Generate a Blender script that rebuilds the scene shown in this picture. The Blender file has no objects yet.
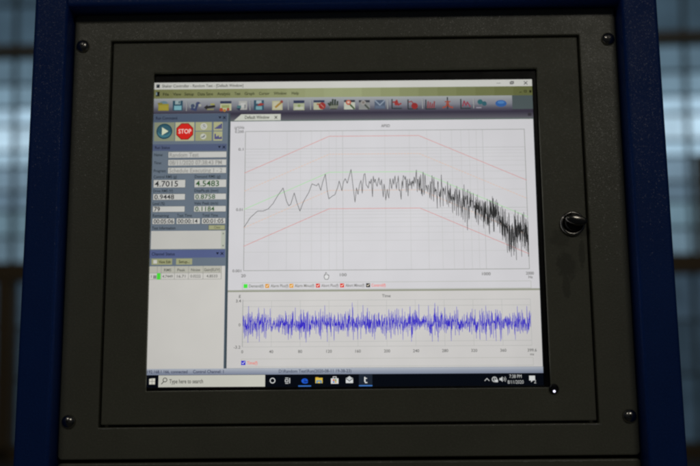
import bpy, bmesh, math, random
import numpy as np
from mathutils import Matrix, Vector

# ------------------------------------------------------------------ scene, camera, light
scene = bpy.context.scene
COL = scene.collection
TILT = math.radians(5.0)                 # the console face leans back by this much
# panel frame: u right, v up along the face, w out of the face (toward the viewer)
PANEL = Matrix.Translation((0, 0, 1.35)) @ Matrix.Rotation(-TILT, 4, 'X')
def L(u, v, w):                          # panel coordinates -> console-local coordinates
    return Vector((u, -w, v))
def P2W(u, v, w):
    return PANEL @ L(u, v, w)

def cam_rotation(rx, ry, rz):
    return (Matrix.Rotation(rz, 3, 'Z') @ Matrix.Rotation(ry, 3, 'Y') @ Matrix.Rotation(rx, 3, 'X'))
CAM_POS = (0.01544, -0.14799, 0.82942)
CAM_ROT = (-0.17193, -0.01145, 0.01155)
LENS = 50.0
cd = bpy.data.cameras.new('camera'); cam = bpy.data.objects.new('camera', cd); COL.objects.link(cam)
Mp = cam_rotation(*CAM_ROT)              # rows: camera axes in panel coordinates
axes = []
for i in range(3):
    r = Mp[i]
    axes.append((PANEL.to_3x3() @ L(r[0], r[1], r[2])).normalized())
m = Matrix.Identity(4)
for i in range(3):
    for j in range(3):
        m[j][i] = axes[i][j]
pos = P2W(*CAM_POS)
for j in range(3):
    m[j][3] = pos[j]
cam.matrix_world = m
cd.sensor_width = 36.0; cd.lens = LENS; cd.sensor_fit = 'HORIZONTAL'
cd.clip_start = 0.05; cd.clip_end = 200
cd.dof.use_dof = True
cd.dof.focus_distance = 0.82
cd.dof.aperture_fstop = 3.8
scene.camera = cam
scene.render.engine = 'CYCLES'
try:
    scene.cycles.filter_width = 2.35      # soft lens
    scene.cycles.max_bounces = 6
except Exception:
    pass

world = bpy.data.worlds.new('World'); scene.world = world; world.use_nodes = True
wb = world.node_tree.nodes['Background']
wb.inputs['Color'].default_value = (0.80, 0.90, 1.0, 1); wb.inputs['Strength'].default_value = 0.010

def area_lamp(name, u, v, w, target, sx, sy, power, color):
    ld = bpy.data.lights.new(name, 'AREA'); ld.shape = 'RECTANGLE'; ld.size = sx; ld.size_y = sy
    ld.energy = power; ld.color = color
    o = bpy.data.objects.new(name, ld); COL.objects.link(o)
    p = P2W(u, v, w); t = P2W(*target)
    o.location = p; o.rotation_euler = (t - p).to_track_quat('-Z', 'Y').to_euler()
    return o
# two dim ceiling lamps of the hall, above and behind the viewer
area_lamp('area_light', 1.05, 1.50, 2.9, (0.15, 0.1, 0), 0.7, 0.22, 3.6, (1.0, 0.95, 0.84))
area_lamp('area_light', -1.0, 1.75, 2.9, (-0.1, 0.1, 0), 0.7, 0.22, 2.8, (1.0, 0.94, 0.84))
# unseen fill light added behind the console to brighten the wall and beams
area_lamp('area_light', 0.0, 3.9, -3.6, (0.0, 0.1, -8.0), 3.0, 0.3, 20.0, (1.0, 0.93, 0.82))

vs = scene.view_settings
vs.view_transform = 'Standard'; vs.look = 'None'; vs.exposure = 0.0; vs.gamma = 1.0
vs.use_curve_mapping = False

# ------------------------------------------------------------------ helpers
rng = random.Random(7)
nrng = np.random.default_rng(11)

def lin(c):
    c = c / 255.0
    return c / 12.92 if c <= 0.04045 else ((c + 0.055) / 1.055) ** 2.4

def node_mat(name):
    mt = bpy.data.materials.new(name); mt.use_nodes = True
    nt = mt.node_tree; nt.nodes.clear()
    out = nt.nodes.new('ShaderNodeOutputMaterial')
    return mt, nt, out

def math_node(nt, op, a, b=None, clamp=False):
    n = nt.nodes.new('ShaderNodeMath'); n.operation = op; n.use_clamp = clamp
    for i, x in enumerate((a, b)):
        if x is None: continue
        if isinstance(x, (int, float)): n.inputs[i].default_value = x
        else: nt.links.new(x, n.inputs[i])
    return n.outputs[0]

def noise(nt, vec, scale, detail=2.0, rough=0.5):
    n = nt.nodes.new('ShaderNodeTexNoise')
    n.inputs['Scale'].default_value = scale; n.inputs['Detail'].default_value = detail
    n.inputs['Roughness'].default_value = rough
    nt.links.new(vec, n.inputs['Vector'])
    return n.outputs['Fac']

def ramp(nt, fac, lo, hi, a, b):
    n = nt.nodes.new('ShaderNodeMapRange')
    n.inputs['From Min'].default_value = lo; n.inputs['From Max'].default_value = hi
    n.inputs['To Min'].default_value = a; n.inputs['To Max'].default_value = b
    nt.links.new(fac, n.inputs['Value'])
    return n.outputs['Result']

def mix_color(nt, fac, a, b):
    n = nt.nodes.new('ShaderNodeMix'); n.data_type = 'RGBA'
    nt.links.new(fac, n.inputs[0])
    for s, x in ((6, a), (7, b)):
        if isinstance(x, tuple): n.inputs[s].default_value = (*x, 1)
        else: nt.links.new(x, n.inputs[s])
    return n.outputs[2]

def powder_coat(name, base, rough, peel_scale, peel, flake, spec=0.5, stains=(), coat=0.11, tilt=0.27):
    """powder-coated sheet steel: orange peel, faint blotches, optional run marks"""
    mt, nt, out = node_mat(name)
    b = nt.nodes.new('ShaderNodeBsdfPrincipled')
    tc = nt.nodes.new('ShaderNodeTexCoord').outputs['Object']
    blot = noise(nt, tc, 14, 4, 0.6)
    col = mix_color(nt, ramp(nt, blot, 0.35, 0.7, 0, 1), base, tuple(c * 0.86 for c in base))
    fine = noise(nt, tc, 650, 2, 0.6)
    col = mix_color(nt, ramp(nt, fine, 0.45, 0.75, 0, 0.35), col, tuple(min(1, c * 1.5) for c in base))
    if stains:
        sep = nt.nodes.new('ShaderNodeSeparateXYZ'); nt.links.new(tc, sep.inputs[0])
        wob = noise(nt, tc, 160, 3, 0.6)
        wob2 = math_node(nt, 'MULTIPLY', math_node(nt, 'SUBTRACT', wob, 0.5), 1.5)
        tot = None
        for (cu, cv, ru, rv, amt) in stains:
            du = math_node(nt, 'DIVIDE', math_node(nt, 'SUBTRACT', sep.outputs[0], cu), ru)
            dv = math_node(nt, 'DIVIDE', math_node(nt, 'SUBTRACT', sep.outputs[2], cv), rv)
            d = math_node(nt, 'SQRT', math_node(nt, 'ADD', math_node(nt, 'MULTIPLY', du, du), math_node(nt, 'MULTIPLY', dv, dv)))
            d = math_node(nt, 'ADD', d, wob2)
            mk = ramp(nt, d, 0.75, 1.15, amt, 0.0)
            tot = mk if tot is None else math_node(nt, 'MAXIMUM', tot, mk)
        col = mix_color(nt, tot, col, tuple(c * 0.35 for c in base))
    nt.links.new(col, b.inputs['Base Color'])
    b.inputs['Specular IOR Level'].default_value = spec
    rr = ramp(nt, noise(nt, tc, 30, 3, 0.6), 0.3, 0.7, rough - 0.05, rough + 0.07)
    nt.links.new(rr, b.inputs['Roughness'])
    h1 = noise(nt, tc, peel_scale, 1, 0.5)
    h2 = noise(nt, tc, peel_scale * 2.6, 0, 0.5)
    bp = nt.nodes.new('ShaderNodeBump'); bp.inputs['Strength'].default_value = 1.0
    bp.inputs['Distance'].default_value = peel
    hs = math_node(nt, 'ADD', h1, math_node(nt, 'MULTIPLY', h2, flake))
    nt.links.new(hs, bp.inputs['Height'])
    nt.links.new(bp.outputs[0], b.inputs['Normal'])
    # metallic flecks in the clear layer: each fleck tilts its own way
    vo = nt.nodes.new('ShaderNodeTexVoronoi'); vo.inputs['Scale'].default_value = 1150
    nt.links.new(tc, vo.inputs['Vector'])
    sub = nt.nodes.new('ShaderNodeVectorMath'); sub.operation = 'SUBTRACT'; sub.inputs[1].default_value = (0.5, 0.5, 0.5)
    nt.links.new(vo.outputs['Color'], sub.inputs[0])
    scl = nt.nodes.new('ShaderNodeVectorMath'); scl.operation = 'SCALE'; scl.inputs['Scale'].default_value = tilt
    nt.links.new(sub.outputs[0], scl.inputs[0])
    geo = nt.nodes.new('ShaderNodeNewGeometry')
    ad = nt.nodes.new('ShaderNodeVectorMath'); ad.operation = 'ADD'
    nt.links.new(geo.outputs['Normal'], ad.inputs[0]); nt.links.new(scl.outputs[0], ad.inputs[1])
    nm = nt.nodes.new('ShaderNodeVectorMath'); nm.operation = 'NORMALIZE'; nt.links.new(ad.outputs[0], nm.inputs[0])
    nt.links.new(nm.outputs[0], b.inputs['Coat Normal'])
    b.inputs['Coat Weight'].default_value = coat; b.inputs['Coat Roughness'].default_value = 0.16
    nt.links.new(b.outputs[0], out.inputs[0])
    return mt

def simple(name, base, rough=0.4, metal=0.0, spec=0.5, bump=0.0, bscale=300, var=0.15):
    mt, nt, out = node_mat(name)
    b = nt.nodes.new('ShaderNodeBsdfPrincipled')
    tc = nt.nodes.new('ShaderNodeTexCoord').outputs['Object']
    f = noise(nt, tc, bscale * 0.3, 3, 0.6)
    nt.links.new(mix_color(nt, f, base, tuple(c * (1 - 2 * var) for c in base)), b.inputs['Base Color'])
    nt.links.new(ramp(nt, f, 0.3, 0.7, max(0.02, rough - 0.06), rough + 0.06), b.inputs['Roughness'])
    b.inputs['Metallic'].default_value = metal
    b.inputs['Specular IOR Level'].default_value = spec
    if bump:
        bp = nt.nodes.new('ShaderNodeBump'); bp.inputs['Distance'].default_value = bump
        nt.links.new(noise(nt, tc, bscale, 2), bp.inputs['Height']); nt.links.new(bp.outputs[0], b.inputs['Normal'])
    nt.links.new(b.outputs[0], out.inputs[0])
    return mt

def emitter(name, color, strength):
    mt, nt, out = node_mat(name)
    e = nt.nodes.new('ShaderNodeEmission')
    e.inputs['Color'].default_value = (*color, 1); e.inputs['Strength'].default_value = strength
    nt.links.new(e.outputs[0], out.inputs[0])
    return mt

def obj(name, me, mat=None, parent=None, loc=None):
    o = bpy.data.objects.new(name, me); COL.objects.link(o)
    if mat is not None and not me.materials: me.materials.append(mat)
    if parent is not None: o.parent = parent
    if loc is not None: o.location = loc
    return o

def thing(name, label, cat, group=None):
    o = bpy.data.objects.new(name, None); COL.objects.link(o); o.empty_display_size = 0.05
    o['label'] = label; o['category'] = cat
    if group: o['group'] = group
    return o

def mesh_from(verts, faces, name='mesh', smooth=False):
    me = bpy.data.meshes.new(name); me.from_pydata([tuple(v) for v in verts], [], faces); me.update()
    if smooth:
        for p in me.polygons: p.use_smooth = True
    return me

def rrect(l, r, b, t, rad, n=5):
    pts = []
    rad = max(rad, 1e-5)
    for cx, cy, a0 in ((r - rad, t - rad, 0), (l + rad, t - rad, 90), (l + rad, b + rad, 180), (r - rad, b + rad, 270)):
        for k in range(n + 1):
            a = math.radians(a0 + 90 * k / n)
            pts.append((cx + rad * math.cos(a), cy + rad * math.sin(a)))
    return pts

def loft(loops, close_first=False, close_last=False, wrap=False):
    verts, faces = [], []
    n = len(loops[0])
    for lp in loops: verts += lp
    k = len(loops)
    rngk = range(k) if wrap else range(k - 1)
    for i in rngk:
        a, b = i * n, ((i + 1) % k) * n
        for j in range(n):
            j2 = (j + 1) % n
            faces.append((a + j, a + j2, b + j2, b + j))
    if close_first: faces.append(tuple(reversed(range(n))))
    if close_last: faces.append(tuple(range((k - 1) * n, k * n)))
    return verts, faces

def fix_normals(me):
    bm = bmesh.new(); bm.from_mesh(me); bmesh.ops.recalc_face_normals(bm, faces=bm.faces); bm.to_mesh(me); bm.free()
    return me

def plate_ring(outer, inner, ro, ri, wb, wf, bev):
    """flat sheet with a rectangular cut-out; softly rounded sheet edges"""
    loops = []
    def ol(i, w): loops.append([L(x, y, w) for x, y in rrect(outer[0] + i, outer[1] - i, outer[2] + i, outer[3] - i, max(ro - i, 2e-4))])
    def il(i, w): loops.append([L(x, y, w) for x, y in rrect(inner[0] - i, inner[1] + i, inner[2] - i, inner[3] + i, max(ri + i, 2e-4))])
    ol(0, wb)
    for k in range(4):
        a = math.radians(30 * k); ol(bev * (1 - math.cos(a)), wf - bev + bev * math.sin(a))
    for k in range(3, -1, -1):
        a = math.radians(30 * k); il(bev * (1 - math.cos(a)), wf - bev + bev * math.sin(a))
    il(0, wb)
    v, f = loft(loops, wrap=True)
    return fix_normals(mesh_from(v, f))

def plate_solid(outer, ro, wb, wf, bev):
    loops = []
    def ol(i, w): loops.append([L(x, y, w) for x, y in rrect(outer[0] + i, outer[1] - i, outer[2] + i, outer[3] - i, max(ro - i, 2e-4))])
    ol(0, wb)
    for k in range(4):
        a = math.radians(30 * k); ol(bev * (1 - math.cos(a)), wf - bev + bev * math.sin(a))
    v, f = loft(loops, True, True)
    return fix_normals(mesh_from(v, f))

def post_mesh(u0, u1, w0, w1, v0, v1, rad):
    """rounded box section running up the face"""
    sec = rrect(u0, u1, w0, w1, rad, 6)
    loops = [[L(x, v, y) for x, y in sec] for v in (v0, v1)]
    vv, f = loft(loops, True, True)
    me = fix_normals(mesh_from(vv, f))
    return me

def rail_mesh(u0, u1, w0, w1, v0, v1, rad):
    sec = rrect(v0, v1, w0, w1, rad, 6)
    loops = [[L(u, x, y) for x, y in sec] for u in (u0, u1)]
    vv, f = loft(loops, True, True)
    return fix_normals(mesh_from(vv, f))

def lathe(profile, n=28, center=(0, 0, 0)):
    """profile: (radius, w) pairs, turned about the w axis"""
    loops = []
    for r, w in profile:
        loops.append([L(center[0] + r * math.cos(2 * math.pi * k / n), center[1] + r * math.sin(2 * math.pi * k / n), center[2] + w) for k in range(n)])
    v, f = loft(loops, True, True)
    return fix_normals(mesh_from(v, f, smooth=True))

# ------------------------------------------------------------------ materials
GREY = (0.272, 0.273, 0.208)
M_plate = powder_coat('grey_powder_coat', GREY, 0.36, 620, 0.00013, 0.5, 0.52, coat=0.16)
M_door = powder_coat('grey_powder_coat_door', GREY, 0.45, 620, 0.00012, 0.5, 0.38, coat=0.06,
                     stains=((0.1915, -0.034, 0.0085, 0.012, 0.5), (0.1905, -0.052, 0.0035, 0.012, 0.45),
                             (0.2052, -0.024, 0.0026, 0.013, 0.5), (0.187, -0.011, 0.009, 0.008, 0.35)))
M_blue = powder_coat('blue_powder_coat', (0.014, 0.072, 0.36), 0.46, 560, 0.00012, 0.6, 0.22, coat=0.09, tilt=0.28)
M_screw = simple('black_zinc_screw', (0.62, 0.60, 0.56), 0.22, 1.0, bump=0.00001, bscale=900)
M_recess = simple('screw_recess', (0.02, 0.02, 0.02), 0.5, 0.6)
M_chrome = simple('dull_chrome', (0.66, 0.64, 0.60), 0.20, 1.0)
M_handle = simple('dark_chrome', (0.34, 0.325, 0.30), 0.18, 1.0)
M_worn_glint = simple('worn_metal_glint', (0.80, 0.79, 0.75), 0.5, 0.0, bscale=2500, var=0.3)  # pale tone carries the edge glints as well as the wear
M_blackp = simple('black_plastic', (0.012, 0.012, 0.013), 0.28)
M_bezel = simple('black_bezel', (0.006, 0.006, 0.007), 0.42, spec=0.3)
M_dark = simple('dark_inside', (0.02, 0.02, 0.022), 0.7)
M_lens = emitter('indicator_light', (0.80, 0.78, 1.0), 1.8)
M_beam = simple('brown_beam_paint', (0.24, 0.175, 0.10), 0.6, bscale=6)
M_mullion = simple('blue_grey_mullion', (0.22, 0.31, 0.37), 0.5, bscale=8)
M_floor = simple('concrete_floor', (0.12, 0.12, 0.115), 0.6, bscale=5, bump=0.002)

# ------------------------------------------------------------------ setting behind the console
floor = obj('floor', mesh_from([(-9, -4, 0), (9, -4, 0), (9, 10, 0), (-9, 10, 0)], [(0, 1, 2, 3)]), M_floor)
floor['kind'] = 'structure'

YAW = math.radians(1.5)
wall = thing('window_wall', 'tall multi-pane window wall of bluish glass with brown beams behind the console', 'window wall')
wall.location = (0, 8, 0); wall.rotation_euler = (0, 0, -YAW)
def wbox(name, x0, x1, y0, y1, z0, z1, mat, parent=wall, bev=0.0):
    v = [(x, y, z) for x in (x0, x1) for y in (y0, y1) for z in (z0, z1)]
    f = [(0, 1, 3, 2), (4, 6, 7, 5), (0, 4, 5, 1), (2, 3, 7, 6), (0, 2, 6, 4), (1, 5, 7, 3)]
    return obj(name, fix_normals(mesh_from(v, f)), mat, parent)
PITCH = (2.988 + 3.205) / 14
X0 = -3.205 - 2 * PITCH; NC = 18
Xe = X0 + NC * PITCH
rows = [  # (z top, z bottom, linear colour of the daylight in that row of panes)
    (4.72, 4.22, (0.040, 0.070, 0.098)), (4.22, 3.81, (0.045, 0.078, 0.108)),
    (3.715, 3.46, (0.090, 0.148, 0.195)), (3.46, 3.24, (0.155, 0.245, 0.315)), (3.24, 3.07, (0.40, 0.58, 0.72)),
    (3.07, 2.83, (0.49, 0.68, 0.82)), (2.83, 2.68, (0.36, 0.53, 0.66)), (2.68, 2.45, (0.145, 0.220, 0.285)),
    (2.45, 2.27, (0.115, 0.180, 0.240)), (2.27, 2.03, (0.135, 0.220, 0.275)), (2.03, 1.79, (0.112, 0.176, 0.225)),
    (1.62, 1.20, (0.036, 0.060, 0.085)), (1.20, 0.72, (0.028, 0.047, 0.066)), (0.72, 0.12, (0.022, 0.038, 0.054))]
def pane_mat(i, color):
    mt, nt, out = node_mat('daylit_glass')
    e = nt.nodes.new('ShaderNodeEmission')
    tc = nt.nodes.new('ShaderNodeTexCoord').outputs['Object']
    oi = nt.nodes.new('ShaderNodeObjectInfo')
    add = nt.nodes.new('ShaderNodeVectorMath'); add.operation = 'ADD'
    nt.links.new(tc, add.inputs[0]); nt.links.new(oi.outputs['Location'], add.inputs[1])
    n1 = noise(nt, add.outputs[0], 5.5, 2, 0.55)
    k = math_node(nt, 'MULTIPLY', ramp(nt, n1, 0.3, 0.7, 0.84, 1.16), ramp(nt, oi.outputs['Random'], 0, 1, 0.82, 1.16))
    e.inputs['Color'].default_value = (*color, 1); nt.links.new(k, e.inputs['Strength'])
    gl = nt.nodes.new('ShaderNodeBsdfGlossy'); gl.inputs['Roughness'].default_value = 0.12
    gl.inputs['Color'].default_value = (0.04, 0.05, 0.06, 1)
    ad = nt.nodes.new('ShaderNodeAddShader')
    nt.links.new(e.outputs[0], ad.inputs[0]); nt.links.new(gl.outputs[0], ad.inputs[1])
    nt.links.new(ad.outputs[0], out.inputs[0])
    return mt
for i, (zt, zb, c) in enumerate(rows):
    h = zt - zb - 0.024; wdt = PITCH - 0.03
    v = [(x * wdt / 2, y, z * h / 2) for x in (-1, 1) for y in (0.0, 0.012) for z in (-1, 1)]
    f = [(0, 1, 3, 2), (4, 6, 7, 5), (0, 4, 5, 1), (2, 3, 7, 6), (0, 2, 6, 4), (1, 5, 7, 3)]
    me = fix_normals(mesh_from(v, f)); me.materials.append(pane_mat(i, c))
    for cidx in range(NC):
        obj('pane', me, None, wall, (X0 + (cidx + 0.5) * PITCH, 0.01, (zt + zb) / 2))
for k in range(NC + 1):
    x = X0 + k * PITCH
    wbox('mullion', x - 0.017, x + 0.017, -0.03, 0.05, 0.122, 4.72, M_mullion)
for zt, zb, c in rows:
    if zt in (3.715, 1.62): continue
    wbox('transom', X0, Xe, -0.022, 0.045, zt - 0.0125, zt + 0.0125, M_mullion)
wbox('beam', X0 - 0.1, Xe + 0.1, -0.16, 0.04, 3.722, 3.803, M_beam)
wbox('beam', X0 - 0.1, Xe + 0.1, -0.20, 0.04, 1.625, 1.785, M_beam)
wbox('bottom_sill', X0 - 0.1, Xe + 0.1, -0.10, 0.06, 0.0, 0.118, M_beam)
wbox('column', -3.272, -3.128, -0.19, -0.034, 0.12, 1.622, M_beam)
wbox('column', 3.028, 3.21, -0.14, -0.034, 1.788, 2.66, M_beam)

# ------------------------------------------------------------------ console
BASE_V = -1.345
console = thing('control_console', 'leaning control console with dark blue side posts and grey screen panel', 'console')
console.matrix_world = PANEL @ Matrix.Translation(L(0, BASE_V, 0))
OFF = -L(0, BASE_V, 0)
def cpart(name, me, mat, parent=None):
    if parent is None:
        return obj(name, me, mat, console, OFF)
    return obj(name, me, mat, parent)

WF = 0.020
cpart('side_post', post_mesh(-0.2712, -0.2418, -0.16, WF, BASE_V, 0.262, 0.0035), M_blue)
cpart('side_post', post_mesh(0.2464, 0.2778, -0.16, WF, BASE_V, 0.262, 0.0035), M_blue)
cpart('top_rail', rail_mesh(-0.2417, 0.2463, -0.16, WF - 0.001, 0.1995, 0.2615, 0.0035), M_blue)
cpart('back_cover', plate_solid((-0.2416, 0.2462, -1.30, 0.199), 0.002, -0.158, -0.155, 0.0005), M_blue)
PLATE = (-0.2405, 0.2452, -0.1938, 0.1988)
DOOR = (-0.2052, 0.2104, -0.1654, 0.1716)
GAP = 0.0020
HOLE = (DOOR[0] - GAP, DOOR[1] + GAP, DOOR[2] - GAP, DOOR[3] + GAP)
cpart('mounting_plate', plate_ring(PLATE, HOLE, 0.0035, 0.0006, -0.012, 0.0, 0.0012), M_plate)
OPEN = (-0.1681, 0.17355, -0.1375, 0.1432)
door = cpart('door', plate_ring(DOOR, OPEN, 0.0010, 0.0008, -0.0030, -0.0002, 0.0010), M_door)
# folded return of the door behind the gap, so the joint reads dark
cpart('backing_frame', plate_ring((-0.2403, 0.2450, -0.1936, 0.1986), (-0.19, 0.195, -0.15, 0.156), 0.002, 0.001, -0.020, -0.0125, 0.0004), M_plate)
cpart('lower_panel', plate_solid((-0.2405, 0.2452, -1.32, -0.1966), 0.003, -0.012, 0.0, 0.0016), M_plate)

# paint wear along the sheet edges, with lit-edge glints put in as pale slivers
def worn_glints(spots):
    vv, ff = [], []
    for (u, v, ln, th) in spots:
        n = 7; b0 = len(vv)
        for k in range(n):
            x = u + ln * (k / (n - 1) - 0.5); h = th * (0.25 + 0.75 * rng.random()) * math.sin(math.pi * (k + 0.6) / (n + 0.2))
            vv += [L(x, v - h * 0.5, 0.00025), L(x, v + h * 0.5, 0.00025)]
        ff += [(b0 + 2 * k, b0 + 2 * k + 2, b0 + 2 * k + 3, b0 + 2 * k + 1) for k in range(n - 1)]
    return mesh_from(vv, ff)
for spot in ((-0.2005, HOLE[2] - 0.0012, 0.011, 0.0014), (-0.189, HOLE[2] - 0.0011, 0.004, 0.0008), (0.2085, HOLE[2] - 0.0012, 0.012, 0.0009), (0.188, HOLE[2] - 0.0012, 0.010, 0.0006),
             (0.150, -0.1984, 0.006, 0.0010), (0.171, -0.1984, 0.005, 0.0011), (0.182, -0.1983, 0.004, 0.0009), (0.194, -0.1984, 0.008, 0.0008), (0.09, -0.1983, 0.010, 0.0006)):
    cpart('worn_edge_glint', worn_glints([spot]), M_worn_glint)

# screws: domed heads with a cross recess
for (u, v, rot) in ((-0.2326, 0.1692, 0.3), (0.2378, 0.1692, 1.0), (-0.2322, -0.1622, 0.7), (0.2377, -0.1618, 0.15)):
    r = 0.0057
    prof = [(r * 1.04, 0.0002), (r * 1.04, 0.0008)]
    for k in range(8):
        a = math.radians(8 + 82 * k / 7); prof.append((max(r * math.cos(a), 0.0002), 0.0008 + 0.0036 * math.sin(a)))
    s = cpart('screw', lathe(prof, 30, (u, v, 0)), M_screw)
    vv, ff = [], []
    for q in (0, 1):
        a = rot + q * math.pi / 2
        dx, dy = math.cos(a) * 0.0016, math.sin(a) * 0.0016
        ex, ey = -math.sin(a) * 0.0003, math.cos(a) * 0.0003
        b0 = len(vv); z1 = 0.00445 + q * 0.00003
        for w in (0.0030, z1):
            vv += [L(u + dx + ex, v + dy + ey, w), L(u - dx + ex, v - dy + ey, w), L(u - dx - ex, v - dy - ey, w), L(u + dx - ex, v + dy - ey, w)]
        ff += [(b0, b0 + 1, b0 + 2, b0 + 3), (b0 + 4, b0 + 5, b0 + 6, b0 + 7)] + [(b0 + i, b0 + (i + 1) % 4, b0 + 4 + (i + 1) % 4, b0 + 4 + i) for i in range(4)]
    obj('cross_recess', fix_normals(mesh_from(vv, ff)), M_recess, s)

# door latch: round escutcheon, core and a wing handle turned across the joint
LU, LV = 0.1980, 0.0020
latch = cpart('latch', lathe([(0.0108, -0.0001), (0.0110, 0.0006), (0.0108, 0.0020), (0.0100, 0.0030), (0.0090, 0.0033), (0.0084, 0.0026), (0.0080, 0.0012), (0.0006, 0.0010)], 36, (LU, LV, 0)), M_chrome)
obj('core', lathe([(0.0072, 0.0011), (0.0074, 0.0050), (0.0068, 0.0066), (0.0052, 0.0072), (0.0004, 0.0073)], 32, (LU, LV, 0)), M_blackp, latch)
wing = []
for w, s in ((0.0060, 0.86), (0.0072, 1.0), (0.0110, 1.0), (0.0124, 0.93), (0.0129, 0.78)):
    lp = []
    for k in range(28):
        a = 2 * math.pi * k / 28
        x = math.cos(a); y = math.sin(a)
        ww = 0.0034 + 0.0016 * (1 - abs(x))
        lp.append(L(LU + 0.0016 + s * 0.0094 * x, LV + 0.0012 + s * ww * (1 if y > 0 else -1) * abs(y) ** 0.8 - 0.0012 * x, w))
    wing.append(lp)
vv, ff = loft(wing, True, True)
obj('wing_handle', fix_normals(mesh_from(vv, ff, smooth=True)), M_handle, latch)

# indicator lamp at the screen corner
LED = (0.1757, -0.1388)
il = cpart('indicator_lamp', lathe([(0.0040, -0.0001), (0.0041, 0.0012), (0.0036, 0.0024), (0.0026, 0.0028), (0.0022, 0.0022), (0.0003, 0.0020)], 26, (LED[0], LED[1], 0)), M_blackp)
obj('lens', lathe([(0.0010, 0.0018), (0.0010, 0.0026), (0.0006, 0.0031), (0.0002, 0.0033)], 18, (LED[0] - 0.0001, LED[1] - 0.0022, 0.0004)), M_lens, il)

# ------------------------------------------------------------------ monitor and its picture
monitor = thing('monitor', 'black-edged flat monitor showing charts, set in the grey door opening', 'monitor')
WS = -0.0052
monitor.matrix_world = PANEL @ Matrix.Translation(L(0, 0, WS)) @ Matrix.Rotation(math.radians(0.24), 4, 'Y')
bz = plate_ring((-0.182, 0.1865, -0.1475, 0.1525), (-0.1692, 0.1692, -0.1354, 0.1354), 0.003, 0.0004, -0.030, 0.0010, 0.0004)
obj('bezel', bz, M_bezel, monitor)
obj('rear_housing', plate_solid((-0.180, 0.1845, -0.1455, 0.1505), 0.004, -0.060, -0.0305, 0.0015), M_blackp, monitor)

SW, SH = 1280.0, 1024.0
PX = 0.338 / SW
DZ = 0.00004
_emats = {}
def emat(rgb, fine=False):
    key = (tuple(int(round(c)) for c in rgb), fine)
    if key in _emats: return _emats[key]
    mt, nt, out = node_mat('lit_pixels')
    e = nt.nodes.new('ShaderNodeEmission')
    tc = nt.nodes.new('ShaderNodeTexCoord').outputs['Object']
    sp = nt.nodes.new('ShaderNodeSeparateXYZ'); nt.links.new(tc, sp.inputs[0])
    x = math_node(nt, 'DIVIDE', sp.outputs[0], 0.169); z = math_node(nt, 'DIVIDE', sp.outputs[2], 0.1352)
    x = math_node(nt, 'SUBTRACT', x, 0.1)
    d = math_node(nt, 'ADD', math_node(nt, 'MULTIPLY', x, x), math_node(nt, 'MULTIPLY', math_node(nt, 'MULTIPLY', z, z), 0.7))
    k = ramp(nt, d, 0.0, 1.8, 1.18, 0.96)                     # uneven backlight of the panel
    mura = ramp(nt, noise(nt, tc, 26, 2, 0.5), 0.3, 0.7, 0.975, 1.025)
    nt.links.new(math_node(nt, 'MULTIPLY', k, mura), e.inputs['Strength'])
    e.inputs['Color'].default_value = (*[lin(c) for c in rgb], 1)
    nt.links.new(e.outputs[0], out.inputs[0])
    if fine:
        try: mt.cycles.emission_sampling = 'NONE'
        except Exception: pass
    _emats[key] = mt
    return mt

_tcache = {}
def text_geo(s, thin=0.014):
    key = (s, thin)
    if key in _tcache: return _tcache[key]
    cu = bpy.data.curves.new('lettering', 'FONT'); cu.body = s; cu.size = 1.0; cu.resolution_u = 3
    cu.offset = thin
    to = bpy.data.objects.new('lettering', cu); COL.objects.link(to)
    bpy.context.view_layer.update()
    ev = to.evaluated_get(bpy.context.evaluated_depsgraph_get()); me = ev.to_mesh()
    vs_ = [(v.co.x, v.co.y) for v in me.vertices]; fs = [tuple(p.vertices) for p in me.polygons]
    ev.to_mesh_clear(); bpy.data.objects.remove(to); bpy.data.curves.remove(cu)
    xs = [v[0] for v in vs_] or [0, 1]
    _tcache[key] = (vs_, fs, min(xs), max(xs))
    return _tcache[key]

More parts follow.
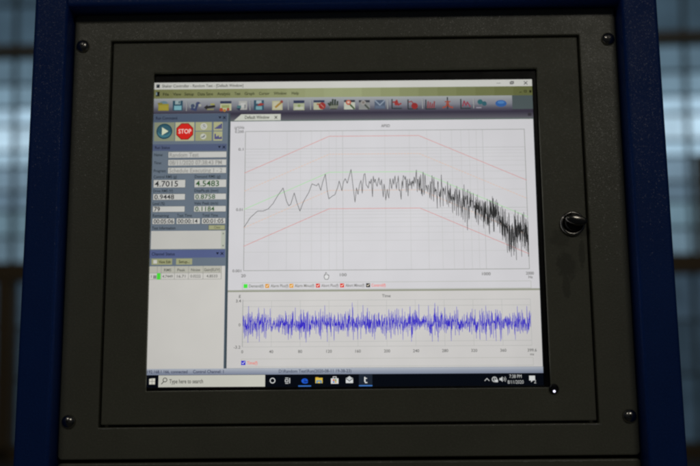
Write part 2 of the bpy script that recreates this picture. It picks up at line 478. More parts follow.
class Widget:
    """flat lit shapes of one thing shown on the display, in display pixels (x right, y down)"""
    def __init__(self, name): self.name = name; self.v = []; self.f = []; self.m = []; self.mats = []
    def _mi(self, rgb, fine=False):
        if self.name == 'toolbar_icon': rgb = lerp(rgb, (104, 106, 112), 0.22)
        mt = emat(rgb, fine)
        if mt not in self.mats: self.mats.append(mt)
        return self.mats.index(mt)
    def _p(self, x, y, z): return L((x - SW / 2) * PX, (SH / 2 - y) * PX, z * DZ)
    def poly(self, pts, rgb, z, fine=False):
        b = len(self.v); self.v += [self._p(x, y, z) for x, y in pts]
        self.f.append(tuple(range(b, b + len(pts)))); self.m.append(self._mi(rgb, fine)); return self
    def rect(self, x0, y0, x1, y1, rgb, z, fine=False):
        return self.poly([(x0, y1), (x1, y1), (x1, y0), (x0, y0)], rgb, z, fine)
    def frame(self, x0, y0, x1, y1, t, rgb, z):
        self.rect(x0, y0, x1, y0 + t, rgb, z, True); self.rect(x0, y1 - t, x1, y1, rgb, z, True)
        self.rect(x0, y0 + t, x0 + t, y1 - t, rgb, z, True); return self.rect(x1 - t, y0 + t, x1, y1 - t, rgb, z, True)
    def disc(self, cx, cy, rx, rgb, z, ry=None, n=20, a0=0.0):
        ry = rx if ry is None else ry
        return self.poly([(cx + rx * math.cos(a0 + 2 * math.pi * k / n), cy - ry * math.sin(a0 + 2 * math.pi * k / n)) for k in range(n)], rgb, z)
    def line(self, pts, wd, rgb, z, dash=None):
        for i in range(len(pts) - 1):
            (x0, y0), (x1, y1) = pts[i], pts[i + 1]
            ln = math.hypot(x1 - x0, y1 - y0)
            if ln < 1e-6: continue
            segs = [(0, 1)]
            if dash:
                n = max(1, int(ln / (dash[0] + dash[1]))); q = 1.0 / n
                segs = [(k * q, k * q + q * dash[0] / (dash[0] + dash[1])) for k in range(n)]
            tx, ty = (x1 - x0) / ln, (y1 - y0) / ln
            nx, ny = -ty * wd / 2, tx * wd / 2
            for a, b in segs:
                e = 0 if dash else wd * 0.3
                ax, ay = x0 + (x1 - x0) * a - tx * e, y0 + (y1 - y0) * a - ty * e
                bx, by = x0 + (x1 - x0) * b + tx * e, y0 + (y1 - y0) * b + ty * e
                self.poly([(ax + nx, ay + ny), (bx + nx, by + ny), (bx - nx, by - ny), (ax - nx, ay - ny)], rgb, z + (i % 2) * 0.3, True)
        return self
    def text(self, s, x0, yb, cap, rgb, z, x1=None, align='l', thin=0.012):
        vs_, fs, a, b = text_geo(s, thin)
        sy = cap / 0.69; wdt = b - a
        sx = sy if x1 is None else (x1 - x0) / wdt
        if x1 is None and align == 'c': x0 -= wdt * sx / 2
        if x1 is None and align == 'r': x0 -= wdt * sx
        base = len(self.v); self.v += [self._p(x0 + (x - a) * sx, yb - y * sy, z) for x, y in vs_]
        mi = self._mi(rgb, True)
        for fc in fs: self.f.append(tuple(base + i for i in fc)); self.m.append(mi)
        return self
    def build(self):
        me = mesh_from(self.v, self.f)
        for mt in self.mats: me.materials.append(mt)
        me.polygons.foreach_set('material_index', self.m)
        return obj(self.name, me, None, display)

disp_me = mesh_from([L(-0.169, -0.1352, 0), L(0.169, -0.1352, 0), L(0.169, 0.1352, 0), L(-0.169, 0.1352, 0)], [(0, 1, 2, 3)])
disp_me.materials.append(emat((60, 68, 74)))
display = obj('display', disp_me, None, monitor)
display['label'] = 'lit screen with a control program, two charts and a task bar'

WHITE = (196, 195, 198); PAPER = (193, 191, 189); SLATE = (98, 109, 121); INK = (42, 44, 46); HEAD = (70, 80, 106)
OLIVE = (150, 152, 118); FIELD = (184, 184, 180)
def lerp(a, b, t): return tuple(x + (y - x) * t for x, y in zip(a, b))

# title bar
w = Widget('title_bar'); w.rect(0, 0, 1280, 24, (190, 190, 184), 1)
w.rect(7, 6, 18, 18, (20, 20, 24), 2); w.rect(10, 8, 13, 12, (90, 110, 120), 3)
w.text('Shaker Controller - Random Test - [Default Window]', 26, 17, 10, (78, 80, 74), 2, x1=302, thin=0.014)
w.rect(1160, 12, 1174, 13.5, (90, 90, 88), 2)
w.frame(1205, 8, 1216, 17, 2, (70, 70, 70), 2); w.frame(1208, 6, 1219, 15, 2, (90, 90, 90), 2.5)
w.line([(1253, 7), (1264, 18)], 2.2, (50, 50, 50), 2); w.line([(1264, 7), (1253, 18)], 2.2, (50, 50, 50), 2.5)
w.build()
# menu bar
w = Widget('menu_bar'); N = 20
for k in range(N):
    t = (k + .5) / N
    c = lerp((112, 114, 74), (146, 152, 116), min(1, t / .5)) if t < .5 else lerp((146, 152, 116), (92, 96, 58), (t - .5) / .5)
    w.rect(1280 * k / N, 24, 1280 * (k + 1) / N, 56, c, 1)
w.rect(6, 32, 18, 48, (24, 26, 24), 2); w.rect(6, 34, 10, 44, (120, 140, 150), 3)
for s, xc, wd in (('File', 40, 20), ('View', 78, 28), ('Setup', 119, 32), ('Data Save', 174, 52), ('Analysis', 236, 44), ('Test', 283, 20), ('Graph', 324, 34), ('Cursor', 374, 36), ('Window', 428, 44), ('Help', 479, 24)):
    w.text(s, xc - wd / 2, 46, 10, (36, 38, 26), 2, x1=xc + wd / 2)
w.rect(1236, 44, 1244, 46, (50, 52, 30), 2); w.frame(1252, 38, 1261, 46, 2, (50, 52, 30), 2); w.rect(1270, 38, 1277, 47, (40, 40, 24), 2)
w.build()
# tool bar
w = Widget('tool_bar'); N = 14
for k in range(N):
    t = (k + .5) / N
    c = lerp((152, 156, 156), (116, 117, 126), t / .55) if t < .55 else lerp((112, 114, 122), (56, 52, 66), (t - .55) / .45)
    w.rect(0, 56 + 54 * k / N, 1211, 56 + 54 * (k + 1) / N, c, 1)
w.rect(1211, 56, 1280, 104, (74, 84, 85), 1); w.rect(1211, 104, 1280, 110, (58, 54, 66), 1)
for x in (110, 325, 455, 530, 790, 908, 1080): w.rect(x, 66, x + 2, 100, (160, 164, 160), 2); w.rect(x + 2, 66, x + 3, 100, (70, 70, 80), 2)
w.build()

def icon(kind, cx, cy, s=16):
    w = Widget('toolbar_icon'); z = 4
    def r(a, b, c, d, col, dz=0): w.rect(cx + a, cy + b, cx + c, cy + d, col, z + dz)
    z = 4; NAVY = (36, 44, 70); CREAM = (190, 190, 150); RED = (150, 34, 28); TEAL = (46, 100, 118)
    if kind == 'folder':
        w.disc(cx, cy - 8, 15, (96, 128, 140), z, 10); r(-18, -8, 18, 16, (150, 138, 36), 1); r(-20, -12, -4, -6, (124, 116, 34), 1.5); r(-15, -3, 15, 13, (166, 152, 44), 2)
    elif kind == 'disk':
        r(-17, -18, 17, 17, (30, 66, 84)); r(-9, -18, 9, -5, (150, 172, 172), 1); r(3, -16, 7, -8, (40, 70, 84), 2); r(-12, 0, 13, 15, (116, 176, 186), 1)
    elif kind == 'scope':
        w.disc(cx - 8, cy, 11, (140, 150, 150), z); w.disc(cx - 8, cy, 7, (56, 66, 92), z + 1); w.line([(cx - 12, cy + 10), (cx + 2, cy + 14), (cx + 8, cy - 10)], 8, (44, 54, 92), z + 1.5); w.disc(cx + 10, cy - 6, 8, (50, 60, 96), z + 2); w.disc(cx + 16, cy - 2, 5, (170, 170, 156), z + 2.5)
    elif kind == 'arrow':
        w.line([(cx - 14, cy + 4), (cx + 16, cy)], 8, (22, 22, 20), z); w.poly([(cx - 20, cy + 4), (cx - 8, cy + 13), (cx - 8, cy - 6)], (26, 24, 20), z + 1); r(2, -10, 16, -4, (160, 156, 70), 1)
        r(-10, 9, 14, 13, (140, 138, 80), 1)
    elif kind == 'report':
        r(-19, -16, 19, 15, CREAM); r(-19, -18, 19, -9, NAVY, 1); r(-14, -4, 12, 6, (150, 160, 90), 1); w.disc(cx - 15, cy + 12, 6, (170, 60, 30), z + 1.5); w.disc(cx - 4, cy + 15, 5, (176, 120, 40), z + 1.5); w.disc(cx + 8, cy + 11, 5, (160, 60, 40), z + 1.5)
    elif kind == 'copy':
        r(-10, -17, 18, 14, (176, 176, 168)); r(-4, -10, 12, 6, (198, 198, 192), 1); r(9, -4, 13, 10, (110, 112, 116), 1.5); w.poly([(cx - 19, cy + 8), (cx - 2, cy + 8), (cx - 8, cy + 18)], (30, 34, 60), z + 2); r(-16, -1, -2, 9, (64, 110, 112), 2)
    elif kind == 'disk2':
        r(-16, -18, 18, 17, (36, 70, 88)); r(-8, -17, 10, -6, (160, 176, 178), 1); r(-9, 3, 12, 15, (110, 160, 166), 1); w.poly([(cx - 6, cy + 1), (cx + 6, cy - 9), (cx + 20, cy - 4), (cx + 8, cy + 2)], (150, 44, 34), z + 2)
    elif kind == 'edit':
        r(-18, -16, 17, 16, (184, 182, 140)); r(-14, -12, 13, 11, (196, 192, 160), 1); w.line([(cx - 6, cy + 6), (cx + 12, cy - 10)], 7, (164, 124, 40), z + 2); w.disc(cx + 14, cy - 13, 5, (140, 60, 50), z + 2.5)
    elif kind == 'window':
        r(-19, -16, 18, 16, (170, 176, 140)); r(-19, -18, 18, -8, NAVY, 1); r(-14, 5, 14, 13, (192, 196, 176), 1); w.disc(cx, cy + 1, 5, (130, 150, 80), z + 2)
    elif kind == 'stopwin':
        r(-19, -14, 12, 16, (182, 184, 150)); r(-19, -17, 18, -9, NAVY, 1); w.disc(cx + 10, cy + 3, 12, RED, z + 2); w.line([(cx + 5, cy - 2), (cx + 15, cy + 8)], 3, (184, 120, 110), z + 3); r(-8, -6, 0, 0, (170, 90, 50), 1.5)
    elif kind == 'hand':
        w.poly([(cx - 14, cy + 14), (cx + 10, cy + 14), (cx + 17, cy - 2), (cx - 14, cy - 4)], (118, 122, 104), z)
        for k, (dx, tp) in enumerate(((-12, -10), (-5, -19), (3, -18), (11, -12))): w.line([(cx + dx, cy), (cx + dx + 1, cy + tp)], 6, (38, 48, 36), z + 1 + 0.1 * k)
        w.line([(cx - 14, cy + 2), (cx - 19, cy - 6)], 6, (40, 50, 38), z + 1.5); r(-12, 12, 9, 16, (50, 52, 48), 1)
    elif kind in ('zoomwin', 'zoomgrey'):
        g = kind == 'zoomgrey'
        r(-19, -14, 18, 16, (132, 134, 130) if g else (192, 196, 176)); r(-19, -17, 18, -9, (44, 46, 52), 1); w.disc(cx - 4, cy - 8, 9, (150, 146, 140) if g else (190, 84, 56), z + 2); r(-8, -12, 0, -5, (120, 110, 100) if g else (214, 190, 170), 3)
        w.line([(cx + 2, cy), (cx + 15, cy + 14)], 6, (60, 66, 56) if g else (60, 84, 44), z + 2.5)
    elif kind == 'mail':
        r(-18, -16, 18, 15, (70, 84, 104)); w.line([(cx - 16, cy - 14), (cx, cy + 2), (cx + 16, cy - 14)], 4, (136, 150, 166), z + 1); r(-15, 4, 15, 12, (84, 98, 120), 1)
    elif kind.startswith('graph'):
        q = int(kind[-1]); r(-17, -19, -13, 16, (34, 38, 40)); r(-13, 12, 18, 16, (34, 44, 46), 0.5)
        if q == 1: w.line([(cx - 11, cy - 8), (cx - 3, cy - 8), (cx + 1, cy - 14), (cx + 6, cy + 2), (cx + 15, cy - 3)], 5, RED, z + 1); w.disc(cx - 1, cy - 2, 6, (150, 40, 36), z + 2)
        if q == 2: w.disc(cx + 7, cy + 4, 11, (140, 30, 28), z + 2); w.line([(cx - 12, cy - 10), (cx - 3, cy - 12), (cx + 4, cy - 3)], 4, (140, 60, 60), z + 1)
        if q == 3:
            for k in range(4): w.line([(cx - 9 + 7 * k, cy + 10), (cx - 7 + 7 * k, cy - 12 + 4 * (k % 3))], 4, (136, 40, 38), z + 1 + .1 * k)
        if q == 4: w.line([(cx - 9, cy + 6), (cx - 4, cy - 12), (cx + 2, cy + 4), (cx + 7, cy - 8), (cx + 16, cy + 8)], 4, (142, 44, 60), z + 1)
    elif kind == 'cursor':
        r(-2, -24, 2, 18, (34, 36, 38), 1); w.line([(cx - 16, cy + 13), (cx - 4, cy + 8), (cx, cy - 10), (cx + 5, cy + 9), (cx + 17, cy + 13)], 5, (156, 64, 44), z + 2)
        r(-9, -10, 10, -6, (140, 60, 44), 1.5)
    elif kind == 'pin':
        w.disc(cx - 6, cy - 2, 9, (34, 92, 98), z); w.disc(cx + 8, cy + 4, 8, (36, 84, 96), z + 1); r(-20, 16, -2, 20, (150, 144, 156), 1)
    elif kind == 'globe':
        w.disc(cx, cy, 19, (34, 84, 156), z, 12); w.disc(cx, cy - 4, 12, (64, 120, 184), z + 1, 5)
    return w.build()
for kind, x, y in (('folder', 33, 83), ('disk', 81, 82), ('scope', 140, 83), ('arrow', 190, 85), ('report', 244, 85), ('copy', 298, 84),
                   ('disk2', 355, 83), ('edit', 419, 84), ('window', 492, 85), ('stopwin', 560, 84), ('hand', 610, 84), ('zoomwin', 663, 84),
                   ('zoomgrey', 713, 85), ('mail', 765, 84), ('graph1', 821, 84), ('graph2', 875, 86), ('graph3', 935, 87), ('cursor', 993, 84),
                   ('graph4', 1053, 86), ('pin', 1109, 80), ('globe', 1173, 84)):
    icon(kind, x, y)

# left pane -------------------------------------------------
w = Widget('status_pane'); w.rect(0, 110, 253, 965, SLATE, 1); w.rect(253, 110, 260, 965, (62, 74, 82), 1); w.build()
def header(name, s, y0, y1, col, wd):
    w = Widget(name); w.rect(0, y0, 250, y1, col, 2); ym = (y0 + y1) / 2
    w.text(s, 8, ym + 5, 10, (28, 32, 50), 3, x1=8 + wd)
    w.poly([(220, ym - 4), (230, ym - 4), (225, ym + 4)], (22, 26, 40), 3)
    w.line([(236, ym - 4), (244, ym + 4)], 2.4, (18, 22, 36), 3); w.line([(244, ym - 4), (236, ym + 4)], 2.4, (18, 22, 36), 3.5); w.build()
header('pane_header', 'Run Command', 111, 139, (76, 88, 106), 72)
w = Widget('start_button'); w.rect(4, 140, 72, 205, (128, 134, 112), 2)
w.disc(38, 171, 27, (38, 70, 84), 3, n=28); w.disc(38, 176, 22, (64, 112, 124), 4, 17, n=24); w.disc(38, 167, 22, (52, 88, 100), 4.6, 17, n=24)
w.poly([(30, 185), (52, 171), (30, 157)], (196, 202, 176), 6); w.build()
w = Widget('stop_button'); w.rect(75, 140, 139, 205, (168, 168, 134), 2); w.disc(107, 172, 31, (120, 20, 18), 3, n=8, a0=math.pi / 8); w.disc(107, 172, 28, (196, 38, 32), 4, n=8, a0=math.pi / 8)
w.text('STOP', 86, 179, 15, (226, 200, 192), 5, x1=129); w.build()
w = Widget('timer_button'); w.rect(143, 140, 198, 170, (156, 158, 122), 2); w.disc(171, 155, 11, (196, 196, 188), 3); w.disc(171, 155, 8, (110, 116, 116), 4); w.disc(171, 155, 6.5, (186, 188, 182), 5); w.line([(171, 150), (171, 156), (175, 156)], 2, (40, 40, 44), 6); w.build()
w = Widget('chart_button'); w.rect(204, 140, 234, 170, (162, 162, 124), 2)
for k in range(5): w.rect(208 + 5 * k, 163 - 3 - 3.6 * k, 212 + 5 * k, 164, (34, 34, 120), 3)
w.build()
w = Widget('reset_button'); w.rect(143, 173, 198, 205, (146, 148, 112), 2); w.disc(170, 190, 10, (180, 182, 172), 3); w.line([(164, 193), (172, 191), (174, 186)], 3, (60, 66, 70), 4); w.build()
w = Widget('chart_button'); w.rect(204, 173, 234, 205, (162, 162, 124), 2)
for k, hh in enumerate((18, 9, 12, 6, 8)): w.rect(208 + 5 * k, 199 - hh, 212 + 5 * k, 200, (36, 34, 120), 3)
w.build()
header('pane_header', 'Run Status', 216, 239, (78, 88, 114), 50)
def field(s, x0, y0, x1, y1, cap, ink, lab=None, lw=0, lx=None, ly=None, tw=None, col=FIELD):
    w = Widget('value_field'); w.rect(x0, y0, x1, y1, col, 2); w.frame(x0, y0, x1, y1, 1.2, (76, 84, 88), 3)
    w.text(s, x0 + 5, (y0 + y1) / 2 + cap / 2, cap, ink, 4, x1=(x0 + 5 + tw) if tw else None, thin=0.014)
    if lab: w.text(lab, lx, ly, 9.5, (40, 48, 54), 3, x1=lx + lw, thin=0.014)
    w.build()
GRAYINK = (136, 136, 132); GREEN = (44, 84, 44)
field('Random Test', 53, 242, 250, 264, 14, GRAYINK, 'Name:', 30, 6, 257, 98)
field('08/11/2020 07:38:43 PM', 53, 269, 250, 291, 14, GRAYINK, 'Time:', 26, 6, 285, 176)
field('Schedule Executing 1 - 2', 53, 296, 250, 318, 14, GRAYINK, 'Progress:', 42, 6, 312, 178)
field('4.7015', 6, 338, 114, 366, 19, INK, 'Control RMS (g)', 78, 6, 333, 78)
field('4.5483', 143, 338, 251, 366, 19, GREEN, 'Demand RMS (g)', 86, 144, 333, 78)
field('0.9448', 6, 386, 114, 408, 15, INK, 'Drive RMS (V)', 66, 6, 381, 66)
field('0.8758', 143, 386, 251, 408, 15, GREEN, 'DispPk-pk (mm)', 80, 144, 381, 66)
field('79', 6, 428, 114, 449, 15, INK, 'Level (%)', 40, 6, 424, 20)
field('0.1184', 143, 428, 251, 449, 15, GREEN, 'Velo Peak (m/s)', 80, 144, 424, 64)
field('00:05:06', 6, 469, 81, 490, 14, INK, 'Remaining', 54, 7, 465, 66)
field('00:00:14', 86, 469, 166, 490, 14, INK, 'Test Time', 50, 88, 465, 66)
field('00:01:05', 170, 469, 250, 490, 14, INK, 'Total Time', 52, 172, 465, 68)
w = Widget('information_box'); w.rect(4, 512, 250, 573, (182, 181, 176), 2); w.rect(236, 513, 250, 572, (168, 172, 160), 3)
w.poly([(240, 524), (246, 524), (243, 519)], (90, 90, 86), 4); w.poly([(240, 561), (243, 566), (246, 561)], (90, 90, 86), 4)
w.text('Test Information', 6, 507, 9.5, (36, 42, 50), 3, x1=84, thin=0.014); w.build()
w = Widget('clear_button'); w.rect(193, 493, 249, 510, OLIVE, 3); w.frame(193, 493, 249, 510, 1.5, (86, 92, 80), 4); w.text('Clear', 212, 505, 8, (92, 94, 70), 4, x1=234); w.build()
header('pane_header', 'Channel Status', 576, 602, (80, 90, 128), 76)
w = Widget('view_button'); w.rect(8, 605, 76, 625, (146, 148, 112), 2); w.rect(14, 609, 26, 621, (190, 190, 184), 3); w.text('View Edit', 32, 620, 9, (40, 42, 26), 3, x1=72); w.build()
w = Widget('setup_button'); w.rect(89, 605, 142, 625, (150, 152, 118), 2); w.text('Setup...', 98, 620, 9.5, (40, 42, 26), 3, x1=134); w.build()
w = Widget('channel_table'); w.rect(0, 630, 251, 965, (192, 190, 185), 2); w.rect(0, 630, 238, 653, (172, 171, 160), 3)
for x in (0, 27, 40, 84, 130, 178, 238): w.rect(x, 630, x + 1.5, 674, (140, 140, 134), 4)
for y in (652, 673): w.rect(0, y, 238, y + 1.3, (142, 142, 136), 4.4)
for s, xc, wd in (('RMS', 62, 24), ('Peak', 107, 26), ('Noise', 154, 30), ('Gain(EU/V)', 208, 52)): w.text(s, xc - wd / 2, 647, 9, (92, 94, 88), 5, x1=xc + wd / 2, thin=0.014)
for s, xc, wd in (('4.7449', 62, 34), ('16.71', 107, 28), ('0.0222', 154, 34), ('4.8533', 208, 36)): w.text(s, xc - wd / 2, 668, 9, (104, 104, 100), 5, x1=xc + wd / 2, thin=0.014)
w.text('1', 8, 668, 9, (90, 90, 88), 5); w.rect(15, 660, 26, 671, (130, 130, 128), 5); w.rect(27, 653, 39, 674, (70, 208, 54), 6); w.build()

# chart windows ---------------------------------------------
w = Widget('tab_strip')
for k in range(6): w.rect(260, 110 + 4.2 * k, 1280, 110 + 4.2 * (k + 1), lerp((50, 46, 60), (92, 92, 98), (k + .5) / 6), 1)
w.rect(260, 135, 1280, 139, (92, 104, 100), 1); w.rect(1262, 118, 1274, 128, (52, 50, 56), 2)
w.poly([(272, 136), (430, 136), (430, 114), (297, 114)], (186, 188, 178), 2)
w.text('Default Window', 309, 130, 11, (56, 62, 46), 3, x1=392, thin=0.014)
w.line([(410, 121), (418, 130)], 2.4, (70, 70, 64), 3); w.line([(418, 121), (410, 130)], 2.4, (70, 70, 64), 3.5); w.build()

CX0, CX1, CY0, CY1 = 311.0, 1249.0, 173.5, 647.5
LF0, LF1 = math.log10(20), math.log10(2000); LA0, LA1 = math.log10(0.001), math.log10(0.2)
def fx(f): return CX0 + (CX1 - CX0) * (math.log10(f) - LF0) / (LF1 - LF0)
def fy(a): return CY1 - (CY1 - CY0) * (math.log10(a) - LA0) / (LA1 - LA0)
w = Widget('spectrum_chart'); w.rect(261, 139, 1279, 711, WHITE, 2)
GRID = (183, 183, 183)
for d in (10, 100, 1000):
    for k in range(1, 10):
        f = d * k
        if 20 < f < 2000: w.rect(fx(f) - .7, CY0, fx(f) + .7, CY1, (168, 169, 168) if k == 1 else GRID, 3, True)
for d in (0.001, 0.01, 0.1):
    for k in range(1, 10):
        a = d * k
        if 0.001 < a < 0.2: w.rect(CX0, fy(a) - .7, CX1, fy(a) + .7, (168, 169, 168) if k == 1 else GRID, 3.4, True)
w.frame(CX0, CY0, CX1, CY1, 1.8, (140, 142, 138), 4)
TX = (104, 104, 102)
w.text('APSD', 768, 163, 9.5, TX, 4, x1=798, thin=0.014); w.text('(g\u00b2)/Hz', 275, 165, 9.5, TX, 4, x1=308, thin=0.014)
w.text('0.200', 277, 179, 9, TX, 4, x1=306, thin=0.014); w.text('0.1', 289, fy(.1) + 5, 9, TX, 4, x1=306, thin=0.014)
w.text('0.01', 284, fy(.01) + 5, 9, TX, 4, x1=306, thin=0.014); w.text('0.001', 275, fy(.001) + 4, 9, TX, 4, x1=304, thin=0.014)
w.text('20', 304, 668, 9.5, TX, 4, x1=319, thin=0.014); w.text('100', fx(100) - 11, 667, 9.5, TX, 4, x1=fx(100) + 11, thin=0.014)
w.text('1000', fx(1000) - 15, 667, 9.5, TX, 4, x1=fx(1000) + 13, thin=0.014); w.text('2000', 1236, 666, 9.5, TX, 4, x1=1262, thin=0.014); w.text('Hz', 1244, 678, 8.5, TX, 4, x1=1258, thin=0.014)
w.frame(308, 686, 1252, 710, 1.3, (166, 168, 160), 4)
w.build()
def prof(f): return 0.04 * (f / 80 if f < 80 else (350 / f if f > 350 else 1.0))
for nm, k, col, dash, wd in (('abort_line', 4, (200, 136, 132), None, 1.8), ('alarm_line', 2, (208, 178, 160), (7, 3), 2.2), ('demand_line', 1, (164, 206, 160), None, 2.4),
                             ('alarm_line', .5, (208, 178, 160), (7, 3), 2.2), ('abort_line', .25, (200, 134, 130), None, 1.8)):
    w = Widget(nm); w.line([(fx(f), fy(prof(f) * k)) for f in (20, 80, 350, 2000)], wd, col, 6, dash); w.build()
# control trace: slow wander at low frequency, dense jitter higher up
zp = ((50,305),(66,280),(85,263),(100,263),(112,258),(125,244),(138,222),(151,204),(160,238),(166,250),(171,246),(180,217),(187,242),(195,264),(204,240),(212,226),(218,216),(226,194),(238,199),(243,193),(249,211),
      (254,190),(261,169),(266,212),(270,233),(279,226),(286,222),(293,204),(297,187),(304,212),(308,190),(313,181),(318,193),(324,172),(328,157),(333,200),(338,242),(342,205),(346,222),(350,196),(354,186),(357,219))
pts = [(311 + (x - 50) * 1.278, 173.5 + (y - 54.5) * 1.314) for x, y in zp]
f = 20 * 100 ** ((pts[-1][0] + 2 - CX0) / (CX1 - CX0)); df = 2.6
yprev = 0.0
while f < 2000:
    x = fx(f)
    dip = -0.24 * math.exp(-((f - 1470) / 150.0) ** 2) - 0.06 * math.exp(-((f - 1800) / 300.0) ** 2)
    n = nrng.normal(); yprev = 0.25 * yprev + 0.97 * n
    sg = 0.115 if f < 500 else 0.135
    lim = 0.03 if f < 480 else 0.10
    d = -0.20 + dip + sg * (yprev if yprev > -1 else yprev * 1.15)
    if f > 450 and nrng.random() < 0.012: d -= 0.16
    if d > lim: d = lim - 0.3 * (d - lim)
    pts.append((x, fy(prof(f) * 10 ** d))); f += df
w = Widget('control_trace'); w.line([q for q in pts if q[0] < 900], 1.75, (72, 72, 72), 8); w.line([q for q in pts if q[0] >= 895], 1.5, (42, 42, 42), 8); w.build()
for s, x, wd, col, tc_ in (('Demand(f)', 319, 48, (70, 214, 62), (110, 112, 106)), ('Alarm Plus(f)', 390, 58, (206, 142, 40), (120, 118, 112)), ('Alarm Minus(f)', 469, 64, (212, 150, 44), (120, 118, 112)),
                           ('Abort Plus(f)', 556, 56, (200, 40, 36), (120, 116, 114)), ('Abort Minus(f)', 635, 62, (204, 42, 34), (116, 114, 112)), ('Control(f)', 720, 46, (26, 26, 28), (224, 110, 104))):
    w = Widget('legend_entry'); w.rect(x - 6.5, 691, x + 6.5, 704, col, 5)
    if x > 330: w.line([(x - 3.5, 697), (x - 1, 700), (x + 4, 694)], 1.8, (230, 220, 200), 6)
    w.text(s, x + 11, 702, 9.5, tc_, 5, x1=x + 11 + wd, thin=0.014); w.build()
w = Widget('pointer')                                   # the mouse pointer, an outlined hand
w.poly([(577, 661), (580, 660), (580, 655), (583, 653), (585, 656), (585, 660), (593, 663), (592, 673), (589, 678), (579, 678), (575, 670)], (110, 110, 110), 6)
w.poly([(579, 664), (582, 662), (582, 656), (584, 657), (584, 662), (591, 665), (590, 672), (588, 676), (580, 676), (577, 669)], (206, 206, 206), 7); w.build()

w = Widget('window_splitter'); w.rect(261, 711, 1279, 717, (142, 144, 130), 3); w.build()
TY0, TYm, TY1, TX1 = 746.0, 824.0, 896.0, 1247.0
w = Widget('time_chart'); w.rect(261, 717, 1279, 964, PAPER, 2)
for k in range(11):
    x = 311 + (TX1 - 311) * min(k * 40, 399.6) / 399.6
    w.rect(x - .6, TY0, x + .6, TY1, (172, 173, 170), 3, True)
    s = str(k * 40) if k < 10 else '399.6'; w.text(s, x, 916, 9.5, TX, 4, align='c', thin=0.014)
w.text('ms', 1240, 928, 8, TX, 4, thin=0.014)
for y in (TY0, 765, TYm, 880, TY1): w.rect(311, y - .6, TX1, y + .6, (168, 169, 166), 3.4, True)
w.rect(310, TY0 - 4, 312, TY1, (150, 152, 150), 4, True)
w.text('Time', 765, 737, 9.5, TX, 4, x1=793, thin=0.014); w.text('g', 297, 733, 10, TX, 4, thin=0.014); w.text('3.4', 288, 751, 9.5, TX, 4, x1=305, thin=0.014)
w.text('0', 298, 829, 9.5, TX, 4, thin=0.014); w.text('-3.2', 283, 901, 9.5, TX, 4, x1=305, thin=0.014)
w.frame(308, 934, 1250, 960, 1.3, (172, 173, 166), 4); w.build()
n = 2300
sig = nrng.normal(size=n + 8); sig = np.convolve(sig, [0.25, 0.9, 0.25, -0.3, -0.15], 'same')[4:4 + n]; sig /= sig.std()
env = 1 + 0.13 * np.sin(np.linspace(0, 39, n)) + 0.12 * np.sin(np.linspace(1, 87, n))
sig = np.clip(sig * env * 20, -60, 68)
w = Widget('time_trace'); w.line([(312 + (TX1 - 312) * i / (n - 1), TYm - 2 - sig[i]) for i in range(n)], 1.1, (52, 40, 186), 6); w.build()
w = Widget('legend_entry'); w.rect(308, 940, 322, 954, (44, 40, 190), 5); w.line([(311, 947), (314, 950), (319, 943)], 2, (200, 200, 230), 6); w.text('Time(f)', 327, 952, 10, (224, 120, 112), 5, x1=361, thin=0.014); w.build()

w = Widget('status_bar')
for k in range(5): w.rect(0, 964.5 + 4 * k, 1280, 968.5 + 4 * k, lerp((162, 168, 178), (122, 130, 148), k / 4), 3)
w.text('192.168.1.166, connected', 5, 979, 10, (52, 58, 82), 4, x1=135, thin=0.014); w.text('Control Channel: 1', 153, 979, 10, (52, 58, 82), 4, x1=252, thin=0.014)
w.text('D:\\Random Test\\Run(2020-08-11 19-38-23)', 430, 979, 10, (70, 76, 94), 4, x1=664, thin=0.014); w.build()
# task bar
w = Widget('task_bar'); w.rect(0, 984.5, 1280, 1024, (7, 10, 17), 3); w.build()
w = Widget('start_menu_button')
for dx, dy in ((0, 0), (1, 0), (0, 1), (1, 1)):
    x = 12 + 10 * dx; y = 995 + 10 * dy; s = 1.5 if dx == 0 else 0
    w.poly([(x, y + 9), (x + 9, y + 9), (x + 9, y), (x, y + s * (1 - dy))], (206, 204, 192), 5)
w.build()
w = Widget('search_box'); w.rect(42, 985.5, 386, 1023, (190, 190, 180), 4)
w.disc(63, 1000, 7.5, (60, 60, 56), 5); w.disc(63, 1000, 5.2, (188, 188, 178), 6); w.line([(58, 1006), (52, 1013)], 2.6, (60, 60, 56), 5)
w.text('Type here to search', 77, 1011, 13, (78, 78, 74), 5, x1=186, thin=0.014); w.build()
TBI = (196, 198, 198)
w = Widget('task_bar_icon'); w.disc(410, 1004, 9, TBI, 5); w.disc(410, 1004, 6.4, (7, 10, 17), 6); w.build()
w = Widget('task_bar_icon'); w.frame(450, 1000, 461, 1009, 2, TBI, 5); w.rect(451, 995, 461, 997, TBI, 5); w.rect(451, 1012, 461, 1014, TBI, 5); w.rect(464, 996, 466.5, 1013, TBI, 5); w.build()
w = Widget('task_bar_icon'); w.text('e', 503, 1013, 22, (30, 84, 196), 5, x1=524, thin=0.02); w.rect(493, 1020, 534, 1023.5, (56, 108, 186), 5); w.build()
w = Widget('task_bar_icon'); w.rect(548, 996, 571, 1013, (206, 176, 70), 5); w.rect(548, 994, 558, 997, (190, 150, 50), 5); w.rect(551, 1004, 568, 1013, (70, 132, 176), 6); w.rect(555, 1008, 564, 1013, (206, 176, 70), 7); w.build()
w = Widget('task_bar_icon'); w.rect(598, 998, 622, 1015, (206, 206, 204), 5); w.frame(604, 992, 616, 1000, 2, (196, 196, 196), 5.5)
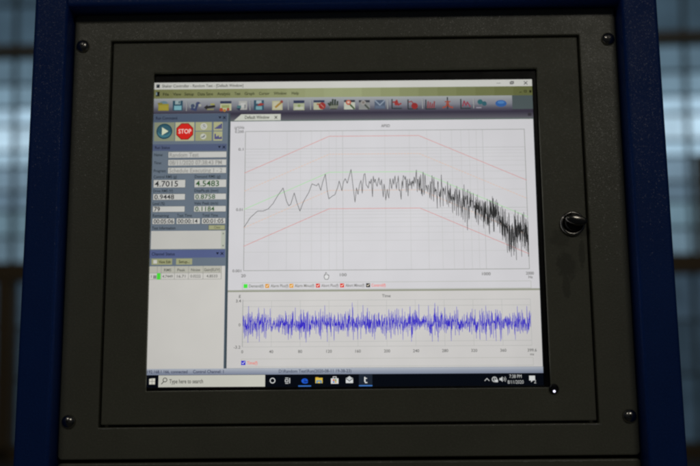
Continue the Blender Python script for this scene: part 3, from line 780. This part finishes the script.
for dx, dy, c in ((0, 0, (196, 74, 40)), (1, 0, (110, 150, 60)), (0, 1, (60, 120, 180)), (1, 1, (190, 150, 50))): w.rect(604 + 6.5 * dx, 1001 + 6 * dy, 609.5 + 6.5 * dx, 1006 + 6 * dy, c, 6)
w.build()
w = Widget('task_bar_icon'); w.rect(646, 997, 669, 1013, (204, 206, 206), 5); w.poly([(646, 999), (657.5, 1007), (669, 999), (657.5, 991)], (186, 190, 192), 6); w.line([(647, 999), (657.5, 1007), (668, 999)], 2.2, (30, 34, 44), 7); w.build()
w = Widget('task_bar_icon'); w.rect(688, 985.5, 731, 1023, (28, 36, 48), 4); w.rect(705, 994, 709, 1009, (206, 208, 208), 5); w.rect(709, 997, 714, 1000, (190, 192, 192), 5); w.line([(707, 1008), (709, 1012), (714, 1012)], 3.2, (206, 208, 208), 6); w.rect(688, 1020, 731, 1023.5, (66, 118, 190), 5); w.build()
w = Widget('system_tray'); w.line([(1092, 1008), (1099, 1001), (1106, 1008)], 2.2, (180, 182, 182), 5)
w.disc(1123, 1004, 9, (164, 166, 166), 5); w.disc(1123, 1004, 5.5, (30, 34, 40), 6); w.rect(1121.5, 996, 1124.5, 1012, (160, 162, 162), 7); w.rect(1125, 1005, 1134, 1013, (190, 192, 192), 7)
w.poly([(1139, 1007), (1143, 1007), (1149, 1012), (1149, 995), (1143, 1000), (1139, 1000)], (186, 188, 188), 5); w.line([(1153, 999), (1155, 1003), (1153, 1008)], 2, (170, 172, 172), 5); w.line([(1157, 996), (1160, 1003), (1157, 1011)], 2, (150, 152, 152), 5); w.build()
w = Widget('clock'); w.text('7:38 PM', 1171, 1000, 11, (190, 192, 192), 5, x1=1210, thin=-0.004); w.text('8/11/2020', 1165, 1018, 11, (186, 188, 188), 5, x1=1216, thin=-0.004); w.build()
w = Widget('notification_icon'); w.poly([(1234, 1008), (1240, 1008), (1240, 1014), (1246, 1008), (1253, 1008), (1253, 993), (1234, 993)], (202, 204, 204), 5); w.text('2', 1249, 1017, 11, (170, 172, 172), 6); w.build()
